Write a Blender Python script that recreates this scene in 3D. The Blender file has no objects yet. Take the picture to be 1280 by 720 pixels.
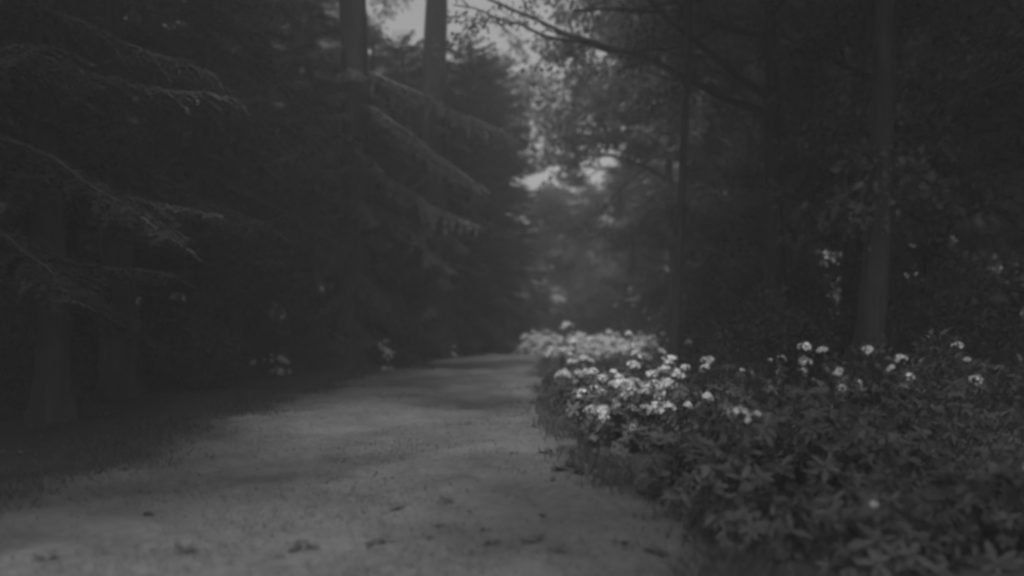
import bpy, math, random
import numpy as np
from mathutils import Vector, Matrix, Euler

# ------------------------------------------------------------------ camera, sky, sun, exposure
SC = bpy.context.scene
COL = SC.collection
EYE = 1.5
FPX = 989.0                       # focal length in photo pixels (1280 wide)
cd = bpy.data.cameras.new('camera')
cam = bpy.data.objects.new('camera', cd); COL.objects.link(cam)
cam.location = (0, 0, EYE); cam.rotation_euler = (math.radians(90), 0, 0)
cd.sensor_width = 36.0; cd.lens = FPX / 1280 * 36
cd.shift_y = 35 / 1280
cd.clip_end = 1500
cd.dof.use_dof = True; cd.dof.focus_distance = 9.0; cd.dof.aperture_fstop = 0.44
SC.camera = cam

SUN_EL, SUN_AZ = 63.0, 199.0       # degrees; azimuth measured from +Y towards +X
w = bpy.data.worlds.new('World'); SC.world = w; w.use_nodes = True
nt = w.node_tree; nt.nodes.clear()
sky = nt.nodes.new('ShaderNodeTexSky'); sky.sky_type = 'NISHITA'; sky.sun_disc = False
sky.sun_elevation = math.radians(SUN_EL); sky.sun_rotation = math.radians(SUN_AZ)
sky.dust_density = 4.0; sky.air_density = 1.2
bw = nt.nodes.new('ShaderNodeRGBToBW'); bg = nt.nodes.new('ShaderNodeBackground')
bg.inputs['Strength'].default_value = 0.15
wo = nt.nodes.new('ShaderNodeOutputWorld')
nt.links.new(sky.outputs[0], bw.inputs[0]); nt.links.new(bw.outputs[0], bg.inputs[0]); nt.links.new(bg.outputs[0], wo.inputs[0])

sl = bpy.data.lights.new('sun', 'SUN'); sl.energy = 2.75; sl.angle = math.radians(9); sl.color = (1, 1, 1)
sun = bpy.data.objects.new('sun', sl); COL.objects.link(sun)
e, a = math.radians(SUN_EL), math.radians(SUN_AZ)
sdir = Vector((math.sin(a) * math.cos(e), math.cos(a) * math.cos(e), math.sin(e)))
sun.rotation_euler = sdir.to_track_quat('Z', 'Y').to_euler()
sun.location = (0, 0, 60)

vs = SC.view_settings
vs.view_transform = 'Standard'; vs.look = 'None'; vs.gamma = 1; vs.use_curve_mapping = False
vs.exposure = 0.1
HAZE_DENSITY = 0.0066
cy = SC.cycles
cy.use_denoising = True
cy.filter_width = 3.2
cy.max_bounces = 6; cy.diffuse_bounces = 3; cy.glossy_bounces = 2; cy.transmission_bounces = 3; cy.volume_bounces = 1
cy.transparent_max_bounces = 4
cy.caustics_reflective = False; cy.caustics_refractive = False

rng = np.random.default_rng(11)
random.seed(11)

# ------------------------------------------------------------------ helpers
def at(px, py, Y):
    """world point at distance Y whose picture place is (px, py) in the photograph"""
    return ((px - 640) / FPX * Y, Y, EYE + (395 - py) / FPX * Y)

def ground_z(x, y):
    x = np.asarray(x, float); y = np.asarray(y, float)
    z = 0.05 * np.sin(x * .9 + 1.3 * np.sin(y * .31)) + 0.04 * np.sin(y * .7 + x * .45 + 1) + 0.025 * np.sin(2.3 * x - 1.1 * y) * np.sin(1.7 * y + .4)
    side = np.clip((-4.6 - x) / 12, 0, 1)
    z = z + 0.5 * side ** 1.3 + 0.25 * np.clip((x - 3.0) / 14, 0, 1)
    return z

def gz(x, y): return float(ground_z(x, y))

def tag(o, label=None, cat=None, group=None, kind=None):
    if label: o['label'] = label
    if cat: o['category'] = cat
    if group: o['group'] = group
    if kind: o['kind'] = kind
    return o

def link(name, me, parent=None, loc=(0, 0, 0), rot=(0, 0, 0), scale=(1, 1, 1)):
    o = bpy.data.objects.new(name, me); COL.objects.link(o)
    if parent is not None: o.parent = parent
    o.location = loc; o.rotation_euler = rot; o.scale = scale
    return o

def empty(name, loc, rz=0.0, s=1.0):
    o = link(name, None, None, loc, (0, 0, rz), (s, s, s)); o.empty_display_size = .2
    return o

KIDS = {}
def kid(parent, name, me, **k):
    o = link(name, me, parent, **k); KIDS.setdefault(parent.name, []).append(o); return o

def copy_tree(o, parent=None):
    c = o.copy(); COL.objects.link(c)
    if parent is not None: c.parent = parent; KIDS.setdefault(parent.name, []).append(c)
    for ch in list(KIDS.get(o.name, [])): copy_tree(ch, c)
    return c

def place(proto, used, loc, rz, s, label, cat, group=None):
    """first use moves the prototype itself, later uses copy it with all its parts"""
    o = proto if not used else copy_tree(proto)
    used.append(1)
    o.location = loc; o.rotation_euler = (0, 0, rz)
    o.scale = s if isinstance(s, tuple) else (s, s, s)
    for k in ('label', 'category', 'group'):
        if k in o: del o[k]
    return tag(o, label, cat, group)

class MB:
    """collects vertices and faces as arrays, builds one mesh"""
    def __init__(self): self.v = []; self.f = []; self.n = 0; self.mi = []
    def add(self, v, f, mi=0):
        v = np.asarray(v, float).reshape(-1, 3); f = np.asarray(f, int)
        self.v.append(v); self.f.append(f + self.n); self.n += len(v); self.mi.append(np.full(len(f), mi))
    def mesh(self, name, mats, smooth=True):
        me = bpy.data.meshes.new(name)
        v = np.concatenate(self.v)
        loops = []; starts = []; tot = []; s = 0
        for f in self.f:
            k = f.shape[1]; loops.append(f.ravel()); starts.append(s + np.arange(len(f)) * k); tot.append(np.full(len(f), k)); s += f.size
        loops = np.concatenate(loops); starts = np.concatenate(starts); tot = np.concatenate(tot)
        me.vertices.add(len(v)); me.vertices.foreach_set('co', v.ravel())
        me.loops.add(len(loops)); me.loops.foreach_set('vertex_index', loops.astype(np.int32))
        me.polygons.add(len(starts)); me.polygons.foreach_set('loop_start', starts.astype(np.int32))
        try: me.polygons.foreach_set('loop_total', tot.astype(np.int32))
        except Exception: pass
        if not isinstance(mats, (list, tuple)): mats = [mats]
        for m in mats: me.materials.append(m)
        me.polygons.foreach_set('material_index', np.concatenate(self.mi).astype(np.int32))
        if smooth: me.polygons.foreach_set('use_smooth', np.ones(len(starts), bool))
        me.update(calc_edges=True); me.validate()
        return me
    def tube(self, pts, radii, n=6, mi=0, cap=True, wob=0.0, r=rng):
        pts = np.asarray(pts, float); m = len(pts)
        t = np.gradient(pts, axis=0); t /= np.linalg.norm(t, axis=1)[:, None] + 1e-9
        ref = np.array([0, 0, 1.0]) if abs(t[0][2]) < .8 else np.array([1.0, 0, 0])
        V = []
        ph = np.linspace(0, 2 * np.pi, n, endpoint=False)
        prof = 1 + wob * r.normal(0, 1, n)
        for i in range(m):
            u = np.cross(t[i], ref); u /= np.linalg.norm(u) + 1e-9; b = np.cross(t[i], u)
            rr = radii[i] * prof * (1 + wob * .5 * r.normal(0, 1, n))
            V.append(pts[i] + (np.cos(ph) * rr)[:, None] * u + (np.sin(ph) * rr)[:, None] * b)
        V = np.concatenate(V)
        i, j = np.meshgrid(np.arange(m - 1), np.arange(n), indexing='ij')
        j2 = (j + 1) % n
        F = np.stack([i * n + j, i * n + j2, (i + 1) * n + j2, (i + 1) * n + j], -1).reshape(-1, 4)
        self.add(V, F, mi)
        if cap:
            c0 = len(V)
            self.add(np.concatenate([V[-n:], pts[-1:] + t[-1:] * radii[-1]]), [[k, (k + 1) % n, n] for k in range(n)], mi)

def unit(v): return v / (np.linalg.norm(v, axis=-1, keepdims=True) + 1e-9)

def leaf_quads(mb, pos, axis, length, width, mi=0, r=rng, curl=.25, roll=1.0):
    """diamond leaves folded along the midrib; pos, axis: (N,3); length, width: (N,)"""
    N = len(pos); axis = unit(axis)
    rnd = unit(r.normal(0, 1, (N, 3)) * roll + np.array([0, 0, 1.0]))
    side = unit(np.cross(axis, rnd)); up = np.cross(side, axis)
    L = np.broadcast_to(length, (N,))[:, None]; W = np.broadcast_to(width, (N,))[:, None]
    a = pos; b = pos + axis * L * .5 + side * W * .5 + up * W * curl
    c = pos + axis * L - up * L * curl * .5; d = pos + axis * L * .5 - side * W * .5 + up * W * curl
    V = np.stack([a, b, c, d], 1).reshape(-1, 3)
    i = np.arange(N)[:, None] * 4
    F = np.concatenate([i + np.array([[0, 1, 2]]), i + np.array([[0, 2, 3]])])
    mb.add(V, F, mi)

# ------------------------------------------------------------------ materials (a monochrome place: greys only)
def new_mat(name):
    m = bpy.data.materials.new(name); m.use_nodes = True; m.node_tree.nodes.clear(); return m, m.node_tree

def g3(v): return (v, v, v, 1)

def leaf_mat(name, lo, hi, trans=.35, rough=.5, scale=.6):
    m, t = new_mat(name); N = t.nodes.new; Lk = t.links.new
    geo = N('ShaderNodeNewGeometry'); oi = N('ShaderNodeObjectInfo')
    noise = N('ShaderNodeTexNoise'); noise.inputs['Scale'].default_value = scale
    Lk(geo.outputs['Position'], noise.inputs['Vector'])
    add = N('ShaderNodeMath'); add.operation = 'ADD'; Lk(geo.outputs['Random Per Island'], add.inputs[0]); Lk(noise.outputs[0], add.inputs[1])
    ad2 = N('ShaderNodeMath'); ad2.operation = 'MULTIPLY_ADD'; Lk(oi.outputs['Random'], ad2.inputs[0]); ad2.inputs[1].default_value = .4; Lk(add.outputs[0], ad2.inputs[2])
    mr = N('ShaderNodeMapRange'); mr.inputs['From Min'].default_value = .3; mr.inputs['From Max'].default_value = 2.0
    mr.inputs['To Min'].default_value = lo; mr.inputs['To Max'].default_value = hi
    Lk(ad2.outputs[0], mr.inputs['Value'])
    p = N('ShaderNodeBsdfPrincipled'); p.inputs['Roughness'].default_value = rough; p.inputs['Specular IOR Level'].default_value = .35
    tr = N('ShaderNodeBsdfTranslucent'); mx = N('ShaderNodeMixShader'); mx.inputs[0].default_value = trans
    Lk(mr.outputs[0], p.inputs['Base Color']); Lk(mr.outputs[0], tr.inputs['Color'])
    Lk(p.outputs[0], mx.inputs[1]); Lk(tr.outputs[0], mx.inputs[2])
    o = N('ShaderNodeOutputMaterial'); Lk(mx.outputs[0], o.inputs[0])
    return m

def rough_mat(name, lo, hi, scale, bump=.4, stretch=(1, 1, 1), rough=.9, detail=8, scale2=None, obj=False):
    m, t = new_mat(name); N = t.nodes.new; Lk = t.links.new
    tc = N('ShaderNodeTexCoord'); mp = N('ShaderNodeMapping'); mp.inputs['Scale'].default_value = stretch
    Lk(tc.outputs['Object'], mp.inputs[0])
    n1 = N('ShaderNodeTexNoise'); n1.inputs['Scale'].default_value = scale; n1.inputs['Detail'].default_value = detail; n1.inputs['Roughness'].default_value = .65
    n2 = N('ShaderNodeTexNoise'); n2.inputs['Scale'].default_value = scale2 or scale * .12; n2.inputs['Detail'].default_value = 4
    Lk(mp.outputs[0], n1.inputs['Vector']); Lk(mp.outputs[0], n2.inputs['Vector'])
    mu = N('ShaderNodeMath'); mu.operation = 'ADD'; Lk(n1.outputs[0], mu.inputs[0]); Lk(n2.outputs[0], mu.inputs[1])
    mr = N('ShaderNodeMapRange'); mr.inputs['From Min'].default_value = .65; mr.inputs['From Max'].default_value = 1.35
    mr.inputs['To Min'].default_value = lo; mr.inputs['To Max'].default_value = hi; Lk(mu.outputs[0], mr.inputs['Value'])
    b = N('ShaderNodeBump'); b.inputs['Strength'].default_value = bump; b.inputs['Distance'].default_value = .03; Lk(n1.outputs[0], b.inputs['Height'])
    p = N('ShaderNodeBsdfPrincipled'); p.inputs['Roughness'].default_value = rough; p.inputs['Specular IOR Level'].default_value = .2
    Lk(mr.outputs[0], p.inputs['Base Color']); Lk(b.outputs[0], p.inputs['Normal'])
    o = N('ShaderNodeOutputMaterial'); Lk(p.outputs[0], o.inputs[0])
    return m

M_BARK = rough_mat('bark', .02, .075, 9, .9, (1, 1, .22))
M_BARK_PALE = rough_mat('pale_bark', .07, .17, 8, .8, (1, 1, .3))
M_TWIG = rough_mat('twig_bark', .05, .12, 20, .4)
M_NEEDLE = leaf_mat('needles', .03, .085, .25, .55)
M_LEAF = leaf_mat('broad_leaves', .10, .15, .45, .5)
M_LEAF_SUNLIT = leaf_mat('sunlit_broad_leaves', .12, .24, .45, .5)  # lighter copy of the broad leaves, sunlight put into the colour
M_RHODO = leaf_mat('leathery_leaves', .05, .13, .2, .5, 2.0)
M_DARKSHRUB = leaf_mat('undergrowth_leaves', .045, .12, .3, .5)
M_BLOSSOM = leaf_mat('blossom', .72, .9, .3, .6, 3.0)
M_GROUND = rough_mat('forest_floor', .035, .10, 7, .8, scale2=.5)
M_PATH = rough_mat('trodden_turf', .072, .18, 11, .9, scale2=1.1)
M_LITTER = leaf_mat('dry_leaves', .07, .22, .2, .7, 1.0)
M_GRASS = leaf_mat('grass_blades', .07, .20, .4, .6, .8)

# ------------------------------------------------------------------ the setting: ground and woodland ride
def grid_mesh(xs, ys, zf):
    X, Y = np.meshgrid(xs, ys, indexing='ij'); Z = zf(X, Y)
    n, m = X.shape
    i, j = np.meshgrid(np.arange(n - 1), np.arange(m - 1), indexing='ij')
    F = np.stack([i * m + j, (i + 1) * m + j, (i + 1) * m + j + 1, i * m + j + 1], -1).reshape(-1, 4)
    return np.stack([X, Y, Z], -1).reshape(-1, 3), F

xs = np.concatenate([np.linspace(-220, -20, 40)[:-1], np.linspace(-20, 20, 201), np.linspace(20, 220, 40)[1:]])
ys = np.concatenate([np.linspace(-120, -6, 30)[:-1], np.linspace(-6, 60, 300), np.linspace(60, 260, 40)[1:]])
def forest_z(X, Y):
    return ground_z(X, Y) + .02 * np.sin(5.1 * X + 2 * np.sin(3.3 * Y)) * np.sin(4.3 * Y + 1.7 * np.sin(2.9 * X))
mb = MB(); mb.add(*grid_mesh(xs, ys, forest_z))
tag(link('ground', mb.mesh('ground', M_GROUND)), 'dark leaf strewn forest floor under the trees', kind='structure')

def edges(y):
    """left and right edge of the ride at distance y"""
    y = np.asarray(y, float)
    bend = np.clip((y - 27) / 14, 0, None) ** 1.6 * 4.5
    l = np.interp(y, [-10, 5, 11, 25, 30, 34], [-4.4, -4.3, -4.0, -3.3, -2.0, -0.9]) + bend
    r = np.interp(y, [-10, 4.6, 6, 8, 12, 20, 27, 34], [1.6, 1.3, 1.15, .62, .55, .75, 1.2, 1.3]) + bend
    l = l + .18 * np.sin(1.7 * y) + .12 * np.sin(3.9 * y + 1)
    r = r + .10 * np.sin(2.1 * y + 2) + .07 * np.sin(5.3 * y)
    return l, r

vy = np.linspace(-6, 42, 420); nu = 60
l, r_ = edges(vy); u = np.linspace(-.06, 1.06, nu)
PX = l[:, None] + (r_ - l)[:, None] * u[None]; PY = np.repeat(vy[:, None], nu, 1)
edge = np.minimum(u, 1 - u)[None] * (r_ - l)[:, None]
bumps = .012 * np.sin(7 * PX + 3 * np.sin(2.1 * PY)) * np.sin(6.1 * PY + 2.2 * np.sin(1.3 * PX)) + rng.normal(0, .004, PX.shape)
PZ = forest_z(PX, PY) + np.clip(.028 + .05 * (np.clip(edge, -.5, .5) - .1), -.05, .045) + bumps
i, j = np.meshgrid(np.arange(len(vy) - 1), np.arange(nu - 1), indexing='ij')
F = np.stack([i * nu + j, i * nu + j + 1, (i + 1) * nu + j + 1, (i + 1) * nu + j], -1).reshape(-1, 4)
mb = MB(); mb.add(np.stack([PX, PY, PZ], -1).reshape(-1, 3), F)
tag(link('path', mb.mesh('path', M_PATH)), 'broad pale trodden ride running between the trees', kind='structure')

def path_z(x, y): return forest_z(x, y) + .05

# ------------------------------------------------------------------ conifer boughs and trees
def bough_geo(L, seed, droop=.22, dens=1.0):
    """one drooping bough along +X: returns (limb MB, needles MB)"""
    r = np.random.default_rng(seed)
    wood, nd = MB(), MB()
    s = np.linspace(0, 1, 9)
    wob = np.cumsum(r.normal(0, .02, (9, 2)), 0) * L
    ax = np.stack([L * s, wob[:, 0], -droop * L * s ** 1.6 + .06 * L * s ** 4 + wob[:, 1] * .5], 1)
    wood.tube(ax, .035 * (1 - s) * (L / 3) + .008, 5, r=r)
    nt_ = int(11 * L * dens) + 6
    P, A, LL = [], [], []
    for k in range(nt_):
        f = .10 + .9 * (k + r.random() * .8) / nt_
        p = np.array([np.interp(f, s, ax[:, q]) for q in range(3)])
        sd = 1 if k % 2 else -1
        tl = (.16 + .30 * math.sin(math.pi * min(1, f * .85 + .12))) * L * .55 * r.uniform(.6, 1.2)
        ang = math.radians(r.uniform(40, 65)) * sd
        d = np.array([math.cos(ang), math.sin(ang), r.uniform(-.35, .0)])
        q = np.linspace(0, 1, 5)[:, None]
        tw = p + d * tl * q + np.array([0, 0, -.30 * tl]) * q ** 2
        wood.tube(tw, np.linspace(.010, .003, 5), 3, cap=False, r=r)
        n = int(tl / .020 * dens) + 6
        t = r.random(n); pp = np.stack([np.interp(t, q[:, 0], tw[:, c]) for c in range(3)], 1)
        sg = r.choice([-1, 1], n)
        base = ang + sg * r.uniform(.5, 1.1, n)
        dd = np.stack([np.cos(base), np.sin(base), r.normal(-.25, .22, n)], 1)
        P.append(pp); A.append(dd); LL.append(r.uniform(.07, .15, n) * (1.1 - .5 * t))
    P = np.concatenate(P); A = np.concatenate(A); LL = np.concatenate(LL)
    leaf_quads(nd, P, A, LL, LL * .36, r=r, curl=.1, roll=.35)
    return wood, nd

BOUGHS = []
for k, (L, dr) in enumerate([(1.6, .20), (2.4, .26), (3.2, .24), (4.2, .22), (2.8, .34), (3.7, .30), (5.0, .24)]):
    wd, nd = bough_geo(L, 100 + k, dr)
    BOUGHS.append((L, wd.mesh('bough_%d' % k, M_TWIG), nd.mesh('needle_spray_%d' % k, M_NEEDLE), wd, nd))

def trunk_mesh(h, r0, r1, seed, mat=None, n=30, lean=.02, flare=.7):
    r = np.random.default_rng(seed); m = MB(); s = np.concatenate([np.linspace(0, .1, 9), np.linspace(.125, 1, 26)])
    pts = np.stack([lean * h * (np.sin(2.2 * s + seed) - math.sin(seed)) + r0 * .18 * np.sin(9 * s + seed), lean * h * (np.cos(1.7 * s + seed) - math.cos(seed)) + r0 * .18 * (np.cos(8 * s + seed) - math.cos(seed)), h * s - .15], 1)
    rad = r0 + (r1 - r0) * s ** .8
    ph = np.linspace(0, 2 * np.pi, n, endpoint=False)
    furrow = .055 * np.sin(11 * ph + r.uniform(0, 6)) + .05 * r.normal(0, 1, n)
    lobes = .5 + .5 * np.sin(5 * ph + seed) + .3 * np.sin(3 * ph + 2 * seed)
    V = []
    for i in range(len(s)):
        tw = np.roll(furrow, i // 6)
        rr = rad[i] * (1 + tw + .025 * r.normal(0, 1, n)) + r0 * flare * np.exp(-s[i] * h / .42) * np.clip(.35 + lobes, .1, 2)
        V.append(np.stack([pts[i, 0] + np.cos(ph) * rr, pts[i, 1] + np.sin(ph) * rr, np.full(n, pts[i, 2])], 1))
    V = np.concatenate(V); i, j = np.meshgrid(np.arange(len(s) - 1), np.arange(n), indexing='ij'); j2 = (j + 1) % n
    m.add(V, np.stack([i * n + j, i * n + j2, (i + 1) * n + j2, (i + 1) * n + j], -1).reshape(-1, 4))
    return m.mesh('trunk', mat or M_BARK), pts

def put_bough(tree, z, az, pitch, L, r, first_x=0.0, off=(0, 0)):
    k = min(range(len(BOUGHS)), key=lambda q: abs(BOUGHS[q][0] - L) + r.random() * .7)
    L0, wm, nm, _, _ = BOUGHS[k]
    sc = L / L0
    b = kid(tree, 'bough', wm, loc=(off[0], off[1], z), rot=(r.uniform(-.15, .15), pitch, az), scale=(sc, sc, sc))
    tag(kid(b, 'needle_spray', nm), kind='stuff')
    return b

def conifer_parts(name, h, r0, z0, nb, reach, seed, power=.75):
    """conifer whose boughs are parts of their own"""
    r = random.Random(seed)
    t = empty(name, (0, 0, 0))
    me, pts = trunk_mesh(h, r0, r0 * .45 if r0 > .4 else .05, seed, lean=.002); kid(t, 'trunk', me)
    for k in range(nb):
        f = (k + r.random()) / nb; z = z0 + (h * .985 - z0) * f ** .95
        L = max(.7, reach * (1 - f) ** power * r.uniform(.75, 1.1) + .5)
        az = k * 2.399 + r.uniform(-.4, .4)
        zz = (z + .15) / h; q = np.linspace(0, 1, len(pts))
        ox = float(np.interp(z, pts[:, 2], pts[:, 0])); oy = float(np.interp(z, pts[:, 2], pts[:, 1]))
        put_bough(t, z, az, r.uniform(-.12, .22) - .35 * f, L, r, off=(ox, oy))
    return t

def conifer_plain(name, h, r0, z0, nb, reach, seed, power=.75):
    """conifer with all its boughs in one crown mesh"""
    r = random.Random(seed); t = empty(name, (0, 0, 0))
    me, pts = trunk_mesh(h, r0, .05, seed, lean=.008); kid(t, 'trunk', me)
    cr = MB()
    for k in range(nb):
        f = (k + r.random()) / nb; z = z0 + (h * .985 - z0) * f ** .95
        L = max(.6, reach * (1 - f) ** power * r.uniform(.7, 1.1) + .4)
        q = min(range(len(BOUGHS)), key=lambda q: abs(BOUGHS[q][0] - L) + r.random() * .8)
        L0, _, _, wd, nd = BOUGHS[q]
        mt = np.array(Matrix.Translation((0, 0, z)) @ Euler((r.uniform(-.15, .15), r.uniform(-.1, .25) - .35 * f, k * 2.399 + r.uniform(-.4, .4))).to_matrix().to_4x4() @ Matrix.Scale(L / L0, 4))
        for src, mi in ((wd, 1), (nd, 0)):
            base = cr.n
            for v, fc, off in zip(src.v, src.f, np.cumsum([0] + [len(x) for x in src.v[:-1]])):
                cr.add(v @ mt[:3, :3].T + mt[:3, 3], fc - off, mi)
    tag(kid(t, 'crown', cr.mesh('crown', [M_NEEDLE, M_TWIG])), kind='stuff')
    return t

# ------------------------------------------------------------------ broadleaf trees
def broadleaf(name, h, r0, clear, spread, seed, leaf=.12, dens=1.0, leafmat=None, bark=None, nl=9, bias=None, limb_up=.55):
    """tree > trunk, limb (each its own part), crown; bias pulls the limbs towards a direction"""
    r = np.random.default_rng(seed); t = empty(name, (0, 0, 0))
    me, pts = trunk_mesh(h * .92, r0, r0 * .12, seed, bark, lean=.025); kid(t, 'trunk', me)
    P, A, S = [], [], []
    def leaves(p, d, n, sp):
        c = p + r.normal(0, sp, (n, 3)) * np.array([1, 1, .55])
        P.append(c); A.append(unit(d + r.normal(0, .9, (n, 3))) + np.array([0, 0, -.25])); S.append(leaf * r.uniform(.65, 1.25, n))
    for k in range(nl):
        f = (k + r.random() * .7) / nl; z = clear + (h * .88 - clear) * f
        base = np.array([np.interp(z, pts[:, 2], pts[:, c]) for c in range(3)])
        az = k * 2.399 + r.uniform(-.5, .5)
        d = np.array([math.cos(az), math.sin(az), limb_up * r.uniform(.5, 1.3) + .3 * f])
        if bias is not None and r.random() < .65: d = d * .55 + np.array(bias)
        d = d / np.linalg.norm(d)
        L = spread * (1 - .45 * f) * r.uniform(.75, 1.15)
        lm = MB()
        def branch(p, d, L, rad, lev):
            n = 6; q = [p]; dd = d.copy()
            for _ in range(n):
                dd = dd + r.normal(0, .16, 3) + np.array([0, 0, .03 - .05 * lev]); dd /= np.linalg.norm(dd)
                q.append(q[-1] + dd * L / n)
            q = np.array(q)
            lm.tube(q, np.linspace(rad, rad * .35, n + 1), (7, 5, 4, 3)[lev], cap=False, r=r)
            if lev >= 2:
                for pt in q[2:]: leaves(pt, dd, max(1, int(11 * dens)), .22)
                return
            nc = (5, 5)[lev]
            for c in range(nc):
                fi = 1.5 + (n - 1.5) * (c + r.random()) / nc; i0 = min(n - 1, int(fi)); pt = q[i0] + (q[i0 + 1] - q[i0]) * (fi - i0)
                nd = dd * .75 + r.normal(0, .62, 3) * np.array([1, 1, .6]); nd /= np.linalg.norm(nd)
                branch(pt, nd, L * r.uniform(.42, .62), rad * .45, lev + 1)
        branch(base, d, L, r0 * .38 * (1 - .5 * f), 0)
        kid(t, 'limb', lm.mesh('limb', bark or M_BARK))
    P = np.concatenate(P); A = np.concatenate(A); S = np.concatenate(S)
    m = MB(); leaf_quads(m, P, A, S, S * .62, r=r)
    tag(kid(t, 'crown', m.mesh('crown', leafmat or M_LEAF, smooth=False)), kind='stuff')
    return t

# ------------------------------------------------------------------ shrubs
def shrub(name, h, rad, seed, n, leaf, mat, blossoms=0, fine=False):
    """bush > stem (each), foliage, blossoms"""
    r = np.random.default_rng(seed); t = empty(name, (0, 0, 0))
    ncl = 26
    C = []
    for k in range(ncl):
        az = r.uniform(0, 2 * np.pi); rr = rad * math.sqrt(r.random()) * .95
        zt = h * (1 - .55 * (rr / rad) ** 2) * r.uniform(.55, 1.0)
        C.append((math.cos(az) * rr, math.sin(az) * rr, zt))
    C = np.array(C)
    for c in C[:9]:
        m = MB(); s = np.linspace(0, 1, 6)[:, None]
        b = np.array([c[0] * .2, c[1] * .2, -.1]); m.tube(b + (c - b) * s + np.array([c[0], c[1], 0]) * .3 * s * (1 - s), np.linspace(.02, .006, 6) * (1 + h * .4), 5, r=r)
        kid(t, 'stem', m.mesh('stem', M_TWIG))
    P, A = [], []
    for c in C:
        k = n // ncl
        d = unit(r.normal(0, 1, (k, 3)) + np.array([0, 0, .35]))
        P.append(c + d * (rad * .34 * r.random((k, 1)) ** .5) * np.array([1, 1, .8]) - np.array([0, 0, .25 * h]) * (r.random((k, 1)) < .4) * r.random((k, 1)) * 1.6); A.append(d + r.normal(0, .5, (k, 3)))
    P = np.concatenate(P); A = np.concatenate(A); P[:, 2] = np.abs(P[:, 2]) + .01
    S = leaf * r.uniform(.6, 1.25, len(P))
    m = MB(); leaf_quads(m, P, A, S, S * .5, r=r)
    tag(kid(t, 'foliage', m.mesh('foliage', mat, smooth=False)), kind='stuff')
    return t, C

# blossom truss: a dome of five-petalled florets
def truss_mesh(seed, R=.075, nf=17):
    r = np.random.default_rng(seed); m = MB(); skip = .12 + .09 * (seed % 5); sq = r.uniform(.75, 1.2, 3) * np.array([1, 1, .8])
    for k in range(nf):
        if k > 1 and r.random() < skip: continue
        zc = 1 - (k + .5) / nf * 1.15; rr = math.sqrt(max(0, 1 - zc * zc)); az = k * 2.399
        d = np.array([rr * math.cos(az), rr * math.sin(az), zc]); c = d * R * r.uniform(.7, 1.2) * sq
        u = np.cross(d, [.3, .2, 1.0]); u /= np.linalg.norm(u); b = np.cross(d, u)
        fr = R * .5 * r.uniform(.55, 1.2); ph0 = r.random() * 6
        V = [c - d * fr * .5]
        for q in range(10):
            ph = ph0 + q * math.pi / 5; rad = fr if q % 2 == 0 else fr * .55
            V.append(c + (u * math.cos(ph) + b * math.sin(ph)) * rad + d * fr * (.12 if q % 2 == 0 else .0))
        m.add(V, [[0, 1 + q, 1 + (q + 1) % 10] for q in range(10)])
    return m.mesh('blossom_cluster', M_BLOSSOM)
TRUSS = [truss_mesh(s) for s in range(10)]

def whorl_mesh(seed, n=9, L=.13):
    r = np.random.default_rng(seed); m = MB()
    for k in range(n):
        az = k * 2 * math.pi / n * 1.62 + r.uniform(-.2, .2); el = r.uniform(-.75, .55) if seed % 3 else r.uniform(-.2, .8)
        d = np.array([math.cos(az) * math.cos(el), math.sin(az) * math.cos(el), math.sin(el)]); s = np.array([-math.sin(az), math.cos(az), 0]); up = np.cross(d, s)
        l = L * r.uniform(.75, 1.2); wd = l * .17; dr = -l * .16
        pr = [(0.0, .15), (.25, .8), (.6, 1.0), (.88, .5)]
        V = []
        for f, ww in pr:
            p = d * l * f + up * (dr * f * f)
            V += [p - s * wd * ww + up * wd * .25 * ww, p - up * wd * .1, p + s * wd * ww + up * wd * .25 * ww]
        V.append(d * l + up * dr)
        Fq = []
        for i in range(3):
            Fq += [[i * 3, i * 3 + 1, i * 3 + 4, i * 3 + 3], [i * 3 + 1, i * 3 + 2, i * 3 + 5, i * 3 + 4]]
        m.add(V, Fq); nb = len(V)
        m.add(np.array(V)[[9, 10, 11, 12]], [[0, 1, 3], [1, 2, 3]])
    m.tube([(0, 0, -.16), (0, 0, -.05), (0, 0, .012)], [.006, .006, .008], 4, r=r)
    return m.mesh('leaf_whorl', M_RHODO)
WHORL = [whorl_mesh(40 + s, 5 + (s * 4) % 8, .072 + .010 * (s % 5)) for s in range(10)]

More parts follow.
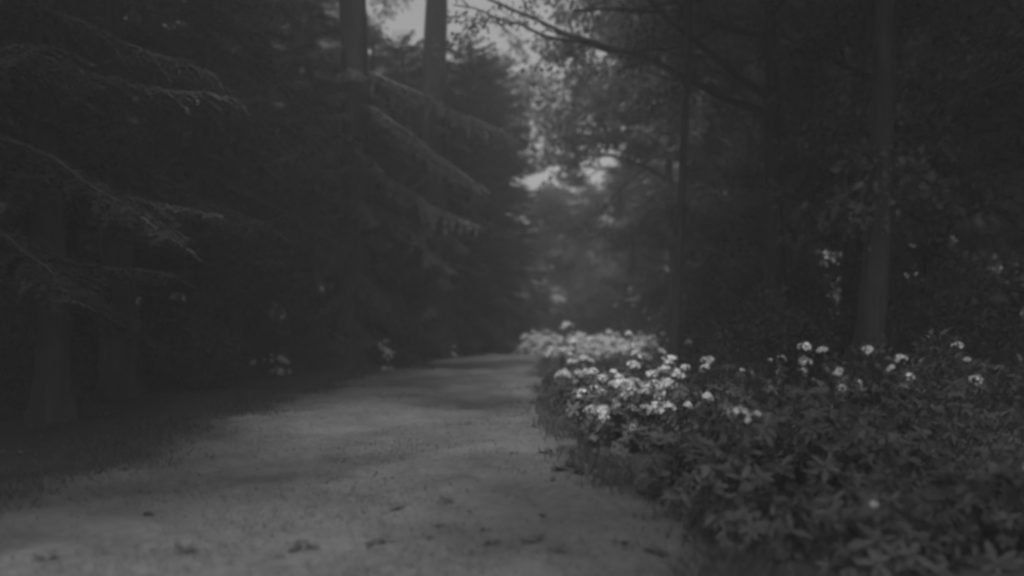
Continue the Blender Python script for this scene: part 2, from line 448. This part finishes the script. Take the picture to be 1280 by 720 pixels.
def rhodo(loc, h, rad, seed, nw, nb, label, group=None, blossom_dir=(0, -.5, 1), bl_s=1.0, asp=1.0, cat='shrub'):
    """flowering evergreen shrub > stems, leaf whorls, blossom clusters, each a part of its own"""
    r = np.random.default_rng(seed); t = empty('flowering_shrub', loc, r.uniform(0, .3)); tag(t, label, cat, group)
    ends = []
    lob = r.uniform(0, 6.28, 3)
    for k in range(nw):
        u = r.random(); az = r.uniform(0, 2 * np.pi); el = math.asin(r.uniform(-.05, 1))
        f = r.uniform(.62, 1.0) if k % 4 else r.uniform(.3, .6)
        lump = 1 + .2 * math.sin(3 * az + lob[0]) + .17 * math.sin(5 * az + 4 * el + lob[1]) + .1 * math.sin(7 * el + lob[2])
        d = np.array([math.cos(az) * math.cos(el), math.sin(az) * math.cos(el), math.sin(el)])
        p = d * f * lump * np.array([rad, rad * asp, h * .98]); p[2] = max(.06, p[2])
        tilt = Vector(d + np.array([0, 0, .7])).to_track_quat('Z', 'Y').to_euler(); tilt.rotate_axis('Z', r.uniform(0, 6))
        s = r.uniform(.65, 1.35)
        kid(t, 'leaf_whorl', WHORL[k % 10], loc=tuple(p), rot=tuple(tilt), scale=(s, s, s))
        ends.append((f * lump, p, d))
    for k in range(7):
        p = ends[int(r.integers(len(ends)))][1]; m = MB(); s = np.linspace(0, 1, 6)[:, None]
        b = np.array([p[0] * .15, p[1] * .15, -.12]); m.tube(b + (p - b) * s + np.array([p[0], p[1], -.1]) * .4 * s * (1 - s), np.linspace(.02, .007, 6), 5, r=r)
        kid(t, 'stem', m.mesh('stem', M_TWIG))
    bd = np.array(blossom_dir) / np.linalg.norm(blossom_dir)
    ends.sort(key=lambda q: -float(q[1] @ (bd / np.array([rad, rad * asp, h]))) + r.random() * .35)
    for f, p, d in ends[:nb]:
        s = r.choice([.5, .75, 1.0, 1.25]) * r.uniform(.8, 1.15) * bl_s
        tilt = Vector(d + np.array([0, 0, .8])).to_track_quat('Z', 'Y').to_euler()
        kid(t, 'blossom_cluster', TRUSS[int(r.integers(10))], loc=tuple(p + d * .04 + np.array([0, 0, .03])), rot=tuple(tilt), scale=(s, s, s))
    return t

# ================================================================== planting
def on(x, y): return (x, y, gz(x, y) - .02)

# --- the trees on the left of the ride
t = conifer_parts('conifer_tree', 22, .50, 13.5, 34, 3.4, 5)
t.location = on(-4.45, 22); tag(t, 'thick trunked conifer with long pale drooping boughs reaching over the ride', 'tree')
rr = random.Random(3)
def aimed_bough(tree, p0, p1):
    """bough from trunk point p0 to tip p1 (world points)"""
    v = Vector(p1) - Vector(p0); L = v.length; az = math.atan2(v.y, v.x)
    chord = math.atan2(-v.z, math.hypot(v.x, v.y)); pitch = chord - .20
    loc = Vector(p0) - Vector(tree.location)
    b = put_bough(tree, loc.z, az, pitch, L, rr, off=(loc.x, loc.y))
for q0, q1 in [((442, 88), (640, 165)), ((452, 150), (566, 216)), ((448, 128), (600, 232)), ((446, 205), (600, 285)), ((440, 60), (330, 75)), ((436, 120), (300, 165)),
               ((440, 250), (560, 330)), ((438, 235), (330, 300)), ((438, 180), (300, 260))]:
    aimed_bough(t, at(q0[0], q0[1], 21.9), at(q1[0], q1[1], 20.2))

def clothe(tree, n, z0, z1, L0, L1, seed):
    """short hanging boughs that clothe the lower stem"""
    q = random.Random(seed)
    for k in range(n):
        z = z0 + (z1 - z0) * (k + q.random()) / n
        put_bough(tree, z, k * 2.399 + q.uniform(-.4, .4), q.uniform(.15, .5), q.uniform(L0, L1), q)
clothe(t, 46, 1.0, 8.6, 1.5, 2.4, 71)
t = conifer_parts('conifer_tree', 24, .56, 14.5, 34, 4.0, 8)
t.location = on(-2.68, 28.2); clothe(t, 44, .8, 10.0, 1.3, 2.0, 72); tag(t, 'tall dark conifer with a bare upper stem standing between two bushy conifers', 'tree')

t = conifer_parts('conifer_tree', 12.6, .26, .6, 150, 1.9, 12, .3)
t.location = on(-1.75, 31.6); tag(t, 'bushy dark conifer clothed to the ground beside the bend of the ride', 'tree')
t = conifer_parts('conifer_tree', 12.4, .26, .6, 150, 2.2, 14, .35)
t.location = on(-4.2, 31.0); tag(t, 'broad dark conifer clothed to the ground behind the thick trunked conifer', 'tree')

CON = [conifer_plain('conifer_tree', 20, .32, 2.2, 120, 4.2, 21), conifer_plain('conifer_tree', 17, .28, 1.2, 110, 3.6, 22), conifer_plain('conifer_tree', 22, .36, 4.0, 110, 4.6, 23), conifer_plain('conifer_tree', 13, .26, .8, 150, 2.3, 24, .35)]
CU = [[], [], [], []]
GL = 'conifers of the dark wood left of the ride'
left = [(-7.2, 14.5, 2, .9), (-7.6, 19, 0, .95), (-6.6, 25.5, 1, 1.0), (-9.6, 17, 1, 1.05), (-10.5, 23, 0, 1.0), (-8.2, 30, 2, 1.0), (-12.5, 28, 0, 1.1), (-5.6, 36, 0, .7), (-9.5, 37, 1, 1.1),
        (-14.5, 21, 2, .95), (-13.5, 36, 2, 1.0), (-17.5, 30, 0, 1.1), (-19, 38, 1, 1.2), (-23, 33, 2, 1.1), (-15.8, 15.5, 0, .95), (-2.8, 40, 0, .7), (-11.0, 12.0, 0, .9), (-19.5, 23, 1, 1.1), (-7.0, 9.6, 0, .85), (-7.4, 5.0, 1, .9), (-4.6, 42, 1, .9), (-1.5, 35.2, 3, 1.04), (-3.4, 34.2, 3, 1.0), (-6.0, 33, 3, 1.05), (-1.2, 43, 3, 1.15), (-3.4, 40, 3, 1.1), (-5.0, 37.5, 3, 1.1), (-2.6, 30.2, 3, .85), (-.9, 38.5, 3, 1.05), (-1.1, 33.4, 3, .95), (-10.6, 32.5, 1, 1.1), (-8.8, 26.8, 0, .95)]  # conifers nearest the camera are added to shade the left foreground
for x, y, k, s in left:
    if y > 34 and x > -7: lb, gr = 'dark conifer closing the gap behind the tall bare topped conifer stem', 'conifers behind the tall bare topped conifer stem'
    elif x > -8.5 and y > 12: lb, gr = ['slim dark conifer at the left margin of the ride', 'dark conifer with low sweeping boughs at the left margin of the ride', 'tall dark conifer with a bare lower stem at the left margin', 'blunt columnar dark conifer beside the broad conifer clothed to the ground'][k], 'conifers along the left margin of the ride'
    elif y < 13: lb, gr = 'dark conifer near the start of the ride with boughs reaching out of the wood', 'conifers near the start of the ride'
    else: lb, gr = ['slim dark conifer deep in the wood left of the ride', 'dark conifer with low sweeping boughs deep in the left wood', 'tall dark conifer with a bare lower stem deep in the left wood', ''][k], GL
    place(CON[k], CU[k], on(x, y), random.uniform(0, 6), s, lb, 'tree', gr)

# --- the trees on the right and beyond
BR = [broadleaf('broadleaf_tree', 17, .24, 2.6, 5.0, 31, .17, 1.5, nl=16, limb_up=.3), broadleaf('broadleaf_tree', 15, .20, 1.4, 4.4, 32, .17, 1.5, nl=16, limb_up=.25), broadleaf('broadleaf_tree', 19, .28, 3.4, 5.4, 33, .18, 1.5, nl=17, limb_up=.3)]
BU = [[], [], []]
t = broadleaf('broadleaf_tree', 17, .30, 5.4, 6.6, 41, .15, 1.15, nl=16, bias=(-1.0, -.15, .35), limb_up=.4)
t.location = on(6.3, 18.2); tag(t, 'leaning broadleaf tree whose thin boughs hang over the ride against the sky', 'tree')
t = broadleaf('broadleaf_tree', 19, .30, 6.0, 6.6, 42, .26, .38, nl=16, bias=(-1.0, -.25, .3), limb_up=.35)
t.location = on(7.6, 33.5); tag(t, 'tall broadleaf tree with open leafy boughs beyond the big rounded bush', 'tree')
me, _ = trunk_mesh(15, .12, .06, 77, lean=.01)
t = broadleaf('broadleaf_tree', 16, .125, 8.5, 2.8, 43, .13, 1.2, nl=9)
t.location = on(3.3, 16.2); tag(t, 'slim straight stemmed tree rising out of the flowering shrubs', 'tree')
t = broadleaf('broadleaf_tree', 15.5, .24, 7.8, 5.0, 44, .16, 2.0, nl=15, bias=(-.6, 0, .3), limb_up=.4)  # added so its crown shades the front of the right wood
t.location = on(5.4, 12.2); tag(t, 'added high branched broadleaf tree behind the flowering shrubs shading the right wood', 'tree')
SHADE_TREE = broadleaf('broadleaf_tree', 16, .22, 7.0, 4.8, 45, .16, 1.7, nl=14, limb_up=.35); HU = []  # high branched trees added for the shade their crowns cast
for k, (x, y, s, lb) in enumerate([(-6.4, 11.0, 1.0, 'added high branched broadleaf tree shading the left edge of the ride'), (-8.4, 16.2, 1.05, 'added high branched broadleaf tree between dark conifers shading the left margin'),
        (-7.6, 1.4, 1.0, 'added unseen broadleaf tree left of the start of the ride shading the foreground'), (5.6, 7.4, 1.0, 'added unseen broadleaf tree close to the start of the ride shading the right wood')]):
    place(SHADE_TREE, HU, on(x, y), k * 1.7, s, lb, 'tree')
t = broadleaf('broadleaf_tree', 15, .22, 6.6, 4.6, 46, .16, 1.7, nl=14, bias=(-.7, .1, .3), limb_up=.35)  # added out of view, crown pulled over the nearest shrubs to darken them
t.location = on(3.5, .6); tag(t, 'added unseen leaning broadleaf tree right of the start of the ride shading the nearest shrubs', 'tree')
GR = 'trees of the shaded wood right of the ride'
right = [(10.2, 14.4, 1, 1.0), (8.6, 16.5, 0, 1.0), (9.6, 22.5, 2, 1.0), (9.2, 29, 1, 1.0), (11.5, 27, 0, 1.1), (10.5, 34, 2, 1.1), (13.5, 19, 1, 1.1), (12.0, 11.6, 2, .9), (15.5, 33, 0, 1.2), (17.5, 26, 2, 1.0), (13.5, 40, 1, 1.2), (20, 38, 2, 1.2), (12.6, 15.0, 0, 1.0), (11.2, 41, 0, 1.0), (22, 30, 1, 1.2)]
for x, y, k, s in right:
    place(BR[k], BU[k], on(x, y), random.uniform(0, 6) + (1.3 if x == 8.6 else 0), s, ('dark leafy tree at the front of the shaded wood behind the flowering shrubs', 'dark leafy tree deep in the shaded wood right of the ride')[x > 9.7 or y > 26], 'tree', (GR, 'trees deep in the wood on the right')[x > 9.7 or y > 26])

t = broadleaf('broadleaf_tree', 9.0, .16, 2.6, 3.2, 51, .15, 1.5, M_LEAF_SUNLIT, M_BARK_PALE, nl=10)
t.location = on(3.2, 46); tag(t, 'small round tree with sunlight put into its leaf colour beyond the flower bank', 'tree')
t = broadleaf('broadleaf_tree', 21, .24, 8.5, 4.4, 52, .34, .21, nl=16, limb_up=.3)
t.location = on(6.8, 44); tag(t, 'tall thinly leaved tree showing the sky through its crown', 'tree')
t = broadleaf('broadleaf_tree', 19, .2, 8.0, 4.4, 53, .28, .42, nl=15, limb_up=.35, bias=(-.8, -.2, .2))
t.location = on(6.4, 30.4); tag(t, 'slender high crowned tree beside the big rounded bush', 'tree')
t = broadleaf('broadleaf_tree', 20, .2, 9.0, 4.2, 54, .36, .19, nl=16, limb_up=.3)
t.location = on(-.4, 50); tag(t, 'tall thinly leaved tree rising behind the bushy conifer at the bend', 'tree')
GF = 'far trees closing the end of the ride'
far = [(-2.5, 52, 1, .68), (2.5, 60, 0, .62), (6.8, 56, 1, .8), (7.8, 48, 1, .72), (11, 55, 0, .9), (16, 50, 2, 1.0), (0.5, 66, 2, .58), (5.2, 70, 2, .68), (10.5, 68, 1, 1.0), (-6, 58, 0, 1.1), (-12, 52, 2, 1.1), (-20, 55, 0, 1.2), (-28, 50, 1, 1.3), (22, 58, 2, 1.2), (30, 52, 0, 1.2), (-36, 56, 2, 1.2), (38, 60, 1, 1.3), (-9, 46, 1, 1.2), (26, 45, 2, 1.1), (-27, 42, 0, 1.2)]
for x, y, k, s in far:
    place(BR[k], BU[k], on(x, y), random.uniform(0, 6), s, ('leafy tree fading into the haze beyond the blossom bank', 'leafy tree in the haze behind the wood left of the ride', 'leafy tree in the haze behind the wood right of the ride')[1 if x < -4 else 2 if x > 12 else 0], 'tree', (GF, 'far trees behind the left wood', 'far trees behind the right wood')[1 if x < -4 else 2 if x > 12 else 0])

# --- undergrowth
SH = [shrub('leafy_shrub', 1.5, 1.0, 61, 2600, .11, M_DARKSHRUB)[0], shrub('leafy_shrub', 1.1, .9, 62, 2200, .10, M_DARKSHRUB)[0], shrub('leafy_shrub', 2.0, 1.2, 63, 3200, .12, M_DARKSHRUB)[0]]
SU = [[], [], []]
GU = 'dark undergrowth below the conifers'
und = [(-4.0, 26.2, 2, .9), (-3.2, 27.2, 0, 1.0), (-5.2, 24.5, 1, 1.0), (-2.1, 29.3, 1, 1.0), (-.6, 32.3, 0, .9), (.2, 35.5, 2, 1.0), (-5.2, 23.2, 0, .9), (-5.1, 20.6, 1, .8), (-6.4, 16.0, 2, .7), (-7.4, 12.4, 1, .9), (-8.6, 15.0, 0, 1.2), (-9.0, 20.0, 2, 1.1), (-8.4, 24.0, 2, .6), (-8.4, 27.2, 2, 1.2), (-7.6, 25.6, 0, .8), (-11, 19, 2, 1.2), (-12.5, 16.5, 0, 1.3), (-10, 26, 2, 1.2), (-6.5, 29, 0, 1.2), (-13.5, 24, 2, 1.3), (-16, 19, 2, 1.2), (-9.4, 10.3, 1, 1.0)]
for x, y, k, s in und:
    place(SH[k], SU[k], on(x, y), random.uniform(0, 6), s, ('dark leafy bush at the foot of the conifers on the margin of the ride', 'dark leafy bush in the shade deep among the conifers')[x < -6], 'shrub', (GU, 'bushes deep among the conifers')[x < -6])
GV = 'dark undergrowth below the trees on the right'
und = [(4.6, 14, 2, .9), (6.4, 16.4, 0, 1.2), (5.4, 19.5, 2, 1.0), (7.6, 20.5, 2, 1.2), (6.2, 25, 2, 1.1), (6.8, 28.5, 2, 1.4), (8.5, 26.5, 0, 1.4), (9.5, 31, 2, 1.5), (5.6, 11.2, 1, 1.1), (7.6, 13.4, 2, 1.0), (10, 17.5, 2, 1.2), (12, 22, 2, 1.4), (7.0, 37, 2, 1.5), (11, 38, 2, 1.7), (14, 29, 2, 1.6), (6.9, 9.3, 0, 1.0), (9.2, 11.4, 2, 1.0), (3.0, 38.5, 2, 1.0), (5.0, 40, 2, 1.2), (1.5, 50, 2, 1.5), (4.5, 52, 2, 1.7), (8.0, 45, 2, 1.6), (7.0, 51, 2, 1.9), (11, 47, 2, 1.8), (0, 47, 2, 1.4), (14, 44, 2, 1.8)]
for x, y, k, s in und:
    place(SH[k], SU[k], on(x, y), random.uniform(0, 6), s, ('dark leafy bush below the trees right of the flowering shrubs', 'dark leafy bush in the haze beyond the blossom bank')[y > 36], 'shrub', (GV, 'bushes beyond the blossom bank')[y > 36])

# --- the flower bank in the sun at the end of the shrubs
for k in range(7):
    x = .75 + .72 * k + random.uniform(-.1, .1); y = 30 + random.uniform(-.5, .5)
    rhodo(on(x, y), 0.80 + random.uniform(-.04, .05), .60, 200 + k, 190, 175, 'low sunlit bush covered in pale blossom in the bank at the end of the shrubs', 'bushes of the sunlit blossom bank', (0, -.8, 1), 1.35)
rhodo(on(5.3, 34.5), 2.4, 1.25, 301, 190, 12, 'big rounded bush with few blossoms on top behind the sunlit blossom bank', None, (0, -.2, 1), 1.2)
rhodo(on(1.9, 28.2), 1.50, .36, 302, 40, 3, 'narrow upright bush with a lone blossom head in front of the blossom bank', None, (0, 0, 1), 1.5)

# --- flowering shrubs along the right edge of the ride
rhodo(on(1.35, 8.6), .70, .66, 401, 250, 40, 'low shrub with an arch of bright blossom beside the ride', None, (-.1, -.25, 1), .85)
rhodo(on(2.35, 8.9), .86, .70, 402, 240, 5, 'rounded shrub with scattered blossom next to the shrub with the blossom arch', None, (-.3, -.2, 1), .9)
rhodo(on(1.62, 6.3), .70, .58, 403, 240, 2, 'dark leathery leaved shrub almost without blossom at the ride edge', None, (.5, -.2, 1), .7)
rhodo(on(2.55, 6.7), .93, .66, 404, 270, 3, 'taller dark shrub with a few dim blossoms beside the nearly bare shrub', None, (0, -.1, 1), .8)
rhodo(on(1.10, 11.2), .62, .58, 405, 170, 8, 'shrub with a few blossoms behind the shrub with the blossom arch', None, (0, -.2, 1), .9)
rhodo(on(1.55, 5.25), .42, .42, 406, 140, 0, 'lowest dark shrub without any blossom at the edge of the ride', None)
rhodo(on(2.25, 4.9), .56, .55, 407, 180, 1, 'low dark shrub with one dim blossom head beside the lowest shrub', None, bl_s=.6)
rhodo(on(3.3, 5.3), .62, .6, 408, 180, 2, 'spreading low dark shrub with two small blossom heads', None, bl_s=.6)
GE = 'shrubs edging the ride towards the blossom bank'
for k, (x, y, h, rd, nb) in enumerate([(1.15, 13.4, .62, .55, 6), (1.3, 15.8, .66, .6, 10), (1.4, 18.4, .66, .65, 9), (1.55, 21.2, .62, .7, 12), (1.75, 24.2, .42, .75, 14), (1.9, 27.0, .30, .6, 10)]):
    rhodo(on(x, y), h, rd, 420 + k, 120, nb + 3, 'low flowering shrub in the row edging the ride before the blossom bank', GE, (0, -.3, 1), 1.05)
GI = 'shrubs of the second row away from the ride'
for k, (x, y, h, rd, nb) in enumerate([(2.3, 12.0, .8, .7, 7), (2.5, 15.2, .8, .8, 8), (2.7, 19.0, .62, .8, 8), (3.0, 23.0, .5, .9, 14), (3.5, 27.2, .34, .8, 12), (3.6, 9.6, .9, .75, 4), (3.6, 12.6, .85, .8, 4), (3.6, 7.3, .95, .75, 2), (4.7, 8.4, 1.0, .8, 3), (4.9, 11, 1.0, .9, 3), (4.2, 17, .9, .9, 4), (4.3, 21.5, .9, .9, 6)]):
    rhodo(on(x, y), h, rd, 440 + k, 130, nb, 'flowering shrub with scattered pale heads growing behind the row along the ride', GI, (0, -.3, 1), .9)

# --- pale flowers at the foot of the wood on the left
rhodo(on(-5.95, 19.6), .5, .42, 501, 40, 18, 'pale flowering plant low in the shade left of the thick trunked conifer', None, (.3, -.5, 1), .9)
rhodo(on(-3.35, 21.2), .72, .22, 502, 24, 12, 'small pale flowering plant at the ride edge below the thick trunked conifer', None, (0, -.5, 1), 1.2)
rhodo(on(-2.25, 27.6), .45, .30, 503, 20, 4, 'low dim flowering plant at the foot of the tall bare topped conifer stem', None, (0, -.5, 1), 1.0)

# ------------------------------------------------------------------ small growth on the ground
def weed(seed):
    r = np.random.default_rng(seed); t = empty('weed_tuft', (0, 0, 0))
    for k in range(9):
        az = k * 2.399; el = r.uniform(.15, .9); L = r.uniform(.05, .11)
        d = np.array([math.cos(az) * math.cos(el), math.sin(az) * math.cos(el), math.sin(el)]); s = np.array([-math.sin(az), math.cos(az), 0])
        m = MB(); V = []
        for f, ww in ((0, .25), (.4, 1), (.75, .8)):
            p = d * L * f + np.array([0, 0, -.3 * L * f * f]); V += [p - s * L * .2 * ww, p - np.array([0, 0, .004]), p + s * L * .2 * ww]
        V.append(d * L + np.array([0, 0, -.3 * L]))
        m.add(V, [[0, 1, 4, 3], [1, 2, 5, 4], [3, 4, 7, 6], [4, 5, 8, 7]]); m.add([V[6], V[7], V[8], V[9]], [[0, 1, 3], [1, 2, 3]])
        kid(t, 'leaf', m.mesh('leaf', M_DARKSHRUB))
    return t
WE = [weed(1), weed(2), weed(3)]; WU = [[], [], []]
for k, (px, py) in enumerate([(470, 686), (529, 684), (548, 668), (612, 672), (618, 688), (680, 655), (640, 700), (694, 706), (556, 640), (497, 643), (688, 612), (700, 600), (716, 596), (780, 690), (820, 700), (682, 577), (470, 598), (476, 580), (640, 575), (668, 690), (722, 604), (380, 690), (350, 700), (230, 690), (180, 640), (60, 700)]):
    Y = EYE * FPX / (py - 395); X = (px - 640) / FPX * Y
    place(WE[k % 3], WU[k % 3], (X, Y, float(path_z(X, Y)) - .012), k * 1.3, random.uniform(.8, 1.5), 'small dark weed rosette growing on the pale ride', 'weed', 'weeds on the ride')

def scatter(n, ylo, yhi, xf, pw=1.6):
    y = ylo + (yhi - ylo) * rng.random(n) ** pw
    x = xf(y, rng.random(n)); return x, y
# dry leaves
def xin(y, u): l, r = edges(y); return l + (r - l) * u
def xall(y, u): return -10 + 17 * u
m = MB()
for n, fn, zf, s0 in ((9000, xin, path_z, .024), (9000, xall, forest_z, .045)):
    x, y = scatter(n, 3, 36, fn, 2.0)
    z = zf(x, y) + .006
    ax = np.stack([rng.normal(0, 1, n), rng.normal(0, 1, n), rng.normal(.05, .25, n)], 1)
    S = s0 * rng.uniform(.5, 1.5, n); leaf_quads(m, np.stack([x, y, z], 1), ax, S, S * .6, curl=.2, roll=.5)
tag(link('leaf_litter', m.mesh('leaf_litter', M_LITTER, smooth=False)), 'fallen dry leaves strewn over the ride and forest floor', 'leaf litter', kind='stuff')
# grass
m = MB()
n = 60000
x, y = scatter(n, 3, 36, xin, 2.0)
patch = np.sin(1.9 * x + 2 * np.sin(.8 * y)) * np.sin(1.3 * y + 1.1 * np.sin(1.7 * x)) + .35 * rng.normal(0, 1, n)
k = patch > -.15; x, y = x[k], y[k]; n = len(x)
ax = np.stack([rng.normal(0, .5, n), rng.normal(0, .5, n), np.ones(n)], 1)
S = rng.uniform(.02, .055, n) * (1 + .5 * (rng.random(n) < .1)); leaf_quads(m, np.stack([x, y, path_z(x, y) - .012], 1), ax, S, np.maximum(.004, S * .12), curl=.15)
# rank grass along both edges of the ride
n = 26000; y = 3 + 32 * rng.random(n) ** 1.5; l, r_ = edges(y)
sd = rng.random(n) < .5; x = np.where(sd, l + rng.normal(-.15, .28, n), r_ + rng.normal(.1, .16, n))
ax = np.stack([rng.normal(0, .35, n), rng.normal(0, .35, n), np.ones(n)], 1)
S = rng.uniform(.05, .16, n); leaf_quads(m, np.stack([x, y, forest_z(x, y) - .005], 1), ax, S, np.maximum(.006, S * .07), curl=.3)
tag(link('grass', m.mesh('grass', M_GRASS, smooth=False)), 'short thin grass growing on the ride and along its edges', 'grass', kind='stuff')

# ------------------------------------------------------------------ added haze volume that lifts the dark tones
m = MB()
x0, x1, y0, y1, z0, z1 = -225, 225, -125, 265, -2.0, 27.0
m.add([(x0, y0, z0), (x1, y0, z0), (x1, y1, z0), (x0, y1, z0), (x0, y0, z1), (x1, y0, z1), (x1, y1, z1), (x0, y1, z1)],
      [[0, 3, 2, 1], [4, 5, 6, 7], [0, 1, 5, 4], [1, 2, 6, 5], [2, 3, 7, 6], [3, 0, 4, 7]])
hm, t = new_mat('haze')
pv = t.nodes.new('ShaderNodeVolumePrincipled'); pv.inputs['Color'].default_value = (.9, .9, .9, 1); pv.inputs['Density'].default_value = HAZE_DENSITY; pv.inputs['Anisotropy'].default_value = .3
ho = t.nodes.new('ShaderNodeOutputMaterial'); t.links.new(pv.outputs[0], ho.inputs['Volume'])
tag(link('haze', m.mesh('haze', hm, smooth=False)), 'added haze lifting the dark tones between the trees', 'haze', kind='stuff')
